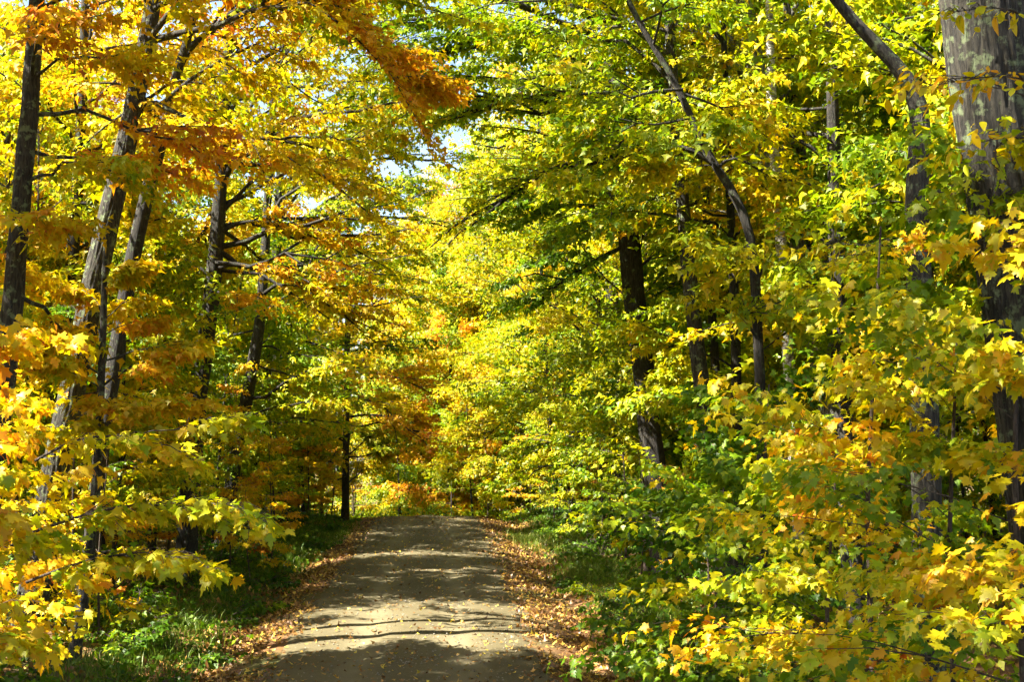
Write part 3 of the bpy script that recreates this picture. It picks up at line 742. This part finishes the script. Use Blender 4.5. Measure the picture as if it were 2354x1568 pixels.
L_TREES = scatter(9, -20, -10, -2, 38, 4.2) + scatter(14, -30, -14, 34, 72, 3.4) + [(-11.0, 20.5), (-6.8, 3.0), (-7.6, 8.6), (-6.5, -2.5)]  # the hand-placed ones at the end are unseen, added to cast shade
R_TREES = scatter(46, 8.0, 30, 16, 82, 3.2)
B_TREES = scatter(8, 7, 20, 70, 84, 3.0) + scatter(18, -2, 22, 88, 104, 2.4) + scatter(66, -42, 50, 102, 150, 3.3)
for grp, pts in (("left", L_TREES), ("right", R_TREES), ("back", B_TREES)):
    for k, (x, y) in enumerate(sorted(pts, key=lambda q: q[1])):
        if grp == "left": h = rng.normal(0.54, 0.11)
        elif grp == "right": h = rng.choice([0.30, 0.40, 0.48, 0.56]) + rng.normal(0, 0.03)
        else: h = rng.normal(0.50, 0.10)
        h = float(np.clip(h, 0.25, 0.8))
        lab, gp = forest_label(grp, x, y, h)
        sc = rng.uniform(0.85, 1.12)
        if grp == "left" and 20 < y < 45: sc *= 0.8
        if grp == "left" and y < 20: sc *= 0.95
        if grp == "back": sc *= 1.15
        place(protos[int(rng.integers(0, 6))], USED, (x, y, float(ground(x, y)) - 0.1), rng.uniform(0, 6.28), sc, lab, gp, h)

for side, (x0, x1), n, y0 in (("left", (-10, -5.8), 24, 27), ("right", (5.2, 10), 24, 34)):
    spots = []
    pts = sorted(scatter(n, x0, x1, y0, 76, 1.8, clear=1.6), key=lambda q: q[1])
    for k, (x, y) in enumerate(pts):
        h = float(np.clip(rng.normal(0.48 if side == "left" else 0.38, 0.10), 0.2, 0.8))
        place(young[int(rng.integers(0, 3))], USED, (x, y, float(ground(x, y)) - 0.05), rng.uniform(0, 6.28), rng.uniform(0.85, 1.15),
              "young %s maple, %s from the camera among the slim trees edging the %s side" % (hue_word(h), ORD[k], side), "young maples edging the %s side" % side, h)

# understorey saplings along both verges
sp = [sapling(301, 5.2, 0.035), sapling(302, 4.2, 0.03), sapling(303, 6.4, 0.045, nl=22, length=1.6), sapling(304, 3.2, 0.022, nl=13, length=1.1), sapling(305, 7.2, 0.05, nl=24, length=1.8)]
for side, (x0, x1), n in (("left", (-9.0, -4.6), 39), ("right", (4.2, 9.0), 39)):
    spots = []
    pts = sorted(scatter(n, x0, x1, 21 if side == "left" else 24, 74, 1.15, clear=1.1), key=lambda q: q[1])
    for k, (x, y) in enumerate(pts):
        h = float(np.clip(rng.normal(0.50 if side == "left" else 0.46, 0.15), 0.15, 0.8))
        near_edge = abs(x - XC) < 5.6
        pr = sp[int(rng.integers(0, 5))] if not near_edge else sp[int(rng.choice([0, 1, 3]))]
        lab = "%s maple sapling, %s from the camera among those along the %s verge" % (hue_word(h), ORD[k], side)
        place(pr, USED, (x, y, float(ground(x, y)) - 0.05), rng.uniform(0, 6.28), rng.uniform(0.8, 1.15), lab, "maple saplings along the %s verge" % side, h)
# saplings filling the view beyond the crest
spots = []
BACK = scatter(22, -14, 4, 80, 92, 1.2) + scatter(32, -3, 16, 72, 98, 1.3)
for grp, pts in (("back", BACK), ("left", scatter(34, -20, -9, 24, 78, 1.7)), ("right", scatter(40, 9.5, 24, 24, 78, 1.8))):
    for k, (x, y) in enumerate(sorted(pts, key=lambda q: q[1])):
        h = float(np.clip(rng.normal(0.52 if grp == "back" else 0.46, 0.12), 0.15, 0.8))
        lab, gp = forest_label(grp, x, y, h, "understorey")
        pr = (sp[2], sp[4], young[0], young[1])[int(rng.integers(0, 4))]
        if grp == "back" and x < -3: pr = (sp[2], sp[4])[k % 2]
        place(pr, USED, (x, y, float(ground(x, y)) - 0.05), rng.uniform(0, 6.28), rng.uniform(0.8, 1.2), lab, gp, h)

# low shrubs on the verges
sh = [shrub(401, 0.9, 1.1), shrub(402, 0.7, 1.4, stems=9), shrub(403, 1.3, 0.9, stems=9), shrub(404, 0.5, 1.5)]
for side, (x0, x1), n in (("left", (-7.0, -3.9), 38), ("right", (3.3, 6.5), 36)):
    spots = []
    pts = sorted(scatter(n, x0, x1, 15 if side == "left" else 17, 66, 0.9), key=lambda q: q[1])
    for k, (x, y) in enumerate(pts):
        h = float(np.clip(rng.normal(0.16, 0.10), 0.0, 0.6))
        edge = abs(x - XC) < 4.2
        pr = sh[3] if edge else sh[int(rng.integers(0, 4))]
        place(pr, USED, (x, y, float(ground(x, y)) - 0.02), rng.uniform(0, 6.28), rng.uniform(0.75, 1.25),
              "low %s shrub, %s from the camera among those on the %s verge" % (hue_word(h), ORD[k], side), "shrubs on the %s verge" % side, h)

def undergrowth(name, n, zones, label, seed, tint):
    """low leafy ground cover too dense to tell apart plant by plant"""
    rng = np.random.default_rng(seed); LV = Leaves()
    for x0, x1, y0, y1, hgt, wgt in zones:
        m = int(n * wgt); q = m // 14
        cx, cy_ = rng.uniform(x0, x1, q), rng.uniform(y0, y1, q); ht = hgt * rng.uniform(0.3, 1.0, q)
        j = rng.integers(0, q, m); x = cx[j] + rng.normal(0, 0.28, m); y = cy_[j] + rng.normal(0, 0.28, m)
        z = ground(x, y) + ht[j] * rng.uniform(0.15, 1, m) ** 0.6
        a = rng.uniform(0, 6.28, m); e = -rng.uniform(0, 0.9, m)
        LV.add(rng, np.c_[x, y, z], np.c_[np.cos(a) * np.cos(e), np.sin(a) * np.cos(e), np.sin(e)], rng.uniform(0.08, 0.16, m), tint + rng.normal(0, 0.10, q)[j] + rng.normal(0, 0.05, m))
    o = link(name, leaf_mesh(name, LV.all(), "far", M_LEAF), kind="stuff")
    o["label"] = label; o["category"] = "undergrowth"; o["hue"] = 0.0
undergrowth("undergrowth", 46000, [(-45, 50, 88, 150, 2.6, 0.6), (-16, 18, 84, 102, 4.5, 0.8), (-14, 16, 70, 84, 1.2, 0.3)], "leafy green and yellow undergrowth beyond the crest of the road", 31, 0.32)
undergrowth("undergrowth", 30000, [(-22, -7.5, 22, 88, 1.5, 1.0)], "leafy undergrowth on the forest floor left of the road", 32, 0.34)
undergrowth("undergrowth", 40000, [(6.5, 26, 12, 88, 1.5, 1.0)], "leafy undergrowth on the forest floor right of the road", 33, 0.36)
undergrowth("ground_cover", 9000, [(-7.5, -4.1, 16, 60, 0.35, 0.5), (3.4, 6.8, 18, 60, 0.35, 0.5)], "low broad-leaved herbs covering both road verges", 34, 0.12)

# ------------------------------------------------------------------ grass, fallen leaves
def blades(name, n, zones, hgt, label, seed, tint):
    rng = np.random.default_rng(seed)
    P = []
    for (x, y, rx, ry, wgt) in zones:
        m = int(n * wgt)
        q = rng.normal(0, 0.5, (m, 2)) * [rx, ry] + [x, y]; P.append(q)
    P = np.concatenate(P); m = len(P)
    B = np.c_[P, ground(P[:, 0], P[:, 1]) - 0.01]
    a = rng.uniform(0, 6.28, m); h = hgt * rng.uniform(0.4, 1.2, m); wd = rng.uniform(0.004, 0.011, m)
    lean = rng.normal(0, 0.45, (m, 2)) * h[:, None]
    sd = np.c_[np.cos(a), np.sin(a), np.zeros(m)] * wd[:, None]
    mid = B + np.c_[lean * 0.35, h * 0.6]; tip = B + np.c_[lean, h * 0.95]
    V = np.stack([B - sd, B + sd, mid + sd * 0.8, mid - sd * 0.8, tip], 1).reshape(-1, 3)
    k = (np.arange(m) * 5)[:, None]
    t = np.repeat(np.clip(rng.normal(tint, 0.16, m), 0, 1), 5)
    o = link(name, mesh_from(name, V, [k + [[0, 1, 2, 3]], k + [[3, 2, 4]]], M_GRASS, t), kind="stuff")
    o["label"] = label; o["category"] = "grass"
    return o
zl = [(-5.2 + 0.3 * math.sin(y), y, 1.0, 2.2, 0.04) for y in range(20, 60, 2)] + [(-4.5, 44, 0.8, 5, 0.10), (-3.9, 52, 0.7, 5, 0.12), (-4.9, 20, 1.0, 1.5, 0.06)]
zr = [(4.2 + 0.3 * math.sin(y * 1.3), y, 0.8, 2.0, 0.03) for y in range(24, 60, 2)] + [(4.0, 38, 0.9, 2.0, 0.13), (3.1, 50, 0.7, 4, 0.12), (4.4, 20.5, 1.0, 1.2, 0.06)]
blades("grass", 15000, zl, 0.30, "green grass growing along the left verge of the road", 11, 0.40)
blades("grass", 16000, zr, 0.30, "pale green grass growing along the right verge of the road", 12, 0.52)

def litter(name, n, pos, label, seed, lo, hi, parent=None, lod="mid", size=0.095, lift=0.012):
    rng = np.random.default_rng(seed)
    P = pos(rng, n); m = len(P)
    z = ground(P[:, 0], P[:, 1]) + lift + np.abs(rng.normal(0, 0.012, m))
    a = rng.uniform(0, 6.28, m); e = rng.normal(0.0, 0.28, m)
    d = np.c_[np.cos(a) * np.cos(e), np.sin(a) * np.cos(e), np.sin(e)]
    LV = Leaves(); LV.add(rng, np.c_[P, z], d, size * rng.uniform(0.6, 1.2, m), rng.uniform(lo, hi, m) ** 1.0, roll=0.35)
    R = LV.all(); R[:, 11] = rng.normal(0.1, 0.35, m); R[:, 12] = rng.normal(0.05, 0.3, m)
    return R
def belt(side):
    def f(rng, n):
        y = 14 + 62 * rng.uniform(0, 1, n) ** 1.25
        u = rng.normal(0, 0.62, n) + 0.2 * np.sin(y * 0.8)
        x = XC + (-(3.35 + u * 1.5) if side < 0 else 3.3 + u * 1.5)
        k = np.abs(x - XC) > 2.2 - 0.7 * rng.uniform(0, 1, n) ** 3
        pt = np.sin(x * 2.3 + y * 0.7) * np.sin(y * 0.9 - x * 1.1) + 0.6 * np.sin(y * 2.1 + x * 3.0)
        k &= rng.uniform(0, 1, n) < np.clip(0.62 + 0.45 * pt, 0.12, 1) * np.clip(1.5 - np.abs(np.abs(x - XC) - 3.0) / 1.3, 0.15, 1)
        return np.c_[x, y][k]
    return f
for side, seed, wrd in ((-1, 21, "left"), (1, 22, "right")):
    R = litter("leaf_litter", 44000, belt(side), "", seed, 0.0, 0.98)
    o = link("leaf_litter", mesh_from("tmp", np.zeros((3, 3)), [np.array([[0, 1, 2]])], M_LITTER), kind="stuff")
    o.data = leaf_mesh("leaf_litter", R, "mid", M_LITTER)
    o["label"] = "belt of fallen brown leaves along the %s edge of the road" % wrd; o["category"] = "leaf litter"
def floor_pos(rng, n):
    x = XC + rng.choice([-1, 1], n) * (3.0 + 10 * rng.uniform(0, 1, n) ** 1.6); y = 12 + 50 * rng.uniform(0, 1, n) ** 1.4
    k = np.abs(x - XC) > 3.2
    return np.c_[x, y][k]
R = litter("forest_litter", 30000, floor_pos, "", 23, 0.05, 0.95, size=0.12)
o = link("leaf_litter", leaf_mesh("forest_litter", R, "far", M_LITTER), kind="stuff")
o["label"] = "scattered fallen leaves on the forest floor under the trees"; o["category"] = "leaf litter"

# single leaves lying on the gravel are pieces of the road
def on_road(rng, n):
    y = 18 + 42 * rng.uniform(0, 1, n) ** 1.6
    x = XC + rng.uniform(-2.2, 2.2, n)
    return np.c_[x, y]
R = litter("x", 2600, on_road, "", 24, 0.1, 1.0, lift=0.03, size=0.075)
dist = R[:, 1]; order = np.argsort(dist)
for j in order[:300]:
    r = R[j]; d, n = r[3:6], r[6:9]; sd = np.cross(d, n); s = r[9]
    key = ("litter", int(j) % 6)
    if key not in LEAF_SHAPES:
        q = R[j:j + 1].copy(); q[0, 0:3] = 0; q[0, 3:6] = (0, 1, 0); q[0, 6:9] = (0, 0, 1); q[0, 9] = 1; q[0, 10] = 0
        LEAF_SHAPES[key] = leaf_mesh("fallen_leaf", q, "near", M_LITTER)
    o = bpy.data.objects.new("leaf", LEAF_SHAPES[key]); COL.objects.link(o); o.parent = road
    o.matrix_basis = Matrix(((sd[0] * s, d[0] * s, n[0] * s, r[0]), (sd[1] * s, d[1] * s, n[1] * s, r[1]), (sd[2] * s, d[2] * s, n[2] * s, r[2]), (0, 0, 0, 1)))
    o["hue"] = float(r[10])
link("scattered_leaves", leaf_mesh("scattered_leaves", R[order[300:]], "mid", M_LITTER), road, kind="stuff")

# loose stones on the gravel
rng = np.random.default_rng(91)
n = 3200
y = 18 + 44 * rng.uniform(0, 1, n) ** 1.5; x = XC + np.clip(rng.normal(0, 1.25, n), -2.4, 2.4)
u = np.abs(np.abs(x - XC) - 0.85); keep = (u > 0.3) | (rng.uniform(0, 1, n) < 0.3); x, y = x[keep], y[keep]; n = len(x)
z = ground(x, y) + 0.022
ov = np.array([[1, 0, 0], [0, 1, 0], [-1, 0, 0], [0, -1, 0], [0, 0, 0.7], [0, 0, -0.6]], float)
of = np.array([[0, 1, 4], [1, 2, 4], [2, 3, 4], [3, 0, 4], [1, 0, 5], [2, 1, 5], [3, 2, 5], [0, 3, 5]])
sz = rng.uniform(0.008, 0.026, n) ** 1.0
V = np.stack([x, y, z], 1)[:, None] + sz[:, None, None] * (ov[None] + rng.normal(0, 0.22, (n, 6, 3)))
M_STONE, N, L, mx, p, tc = ground_material("stone", (0.10, 0.09, 0.07), (0.36, 0.33, 0.27), (0.20, 0.17, 0.12), 40, 0.005)
L.new(mx.outputs[0], p.inputs["Base Color"])
o = link("loose_stones", mesh_from("loose_stones", V.reshape(-1, 3), [(of[None] + (np.arange(n) * 6)[:, None, None]).reshape(-1, 3)], M_STONE), road, kind="stuff")
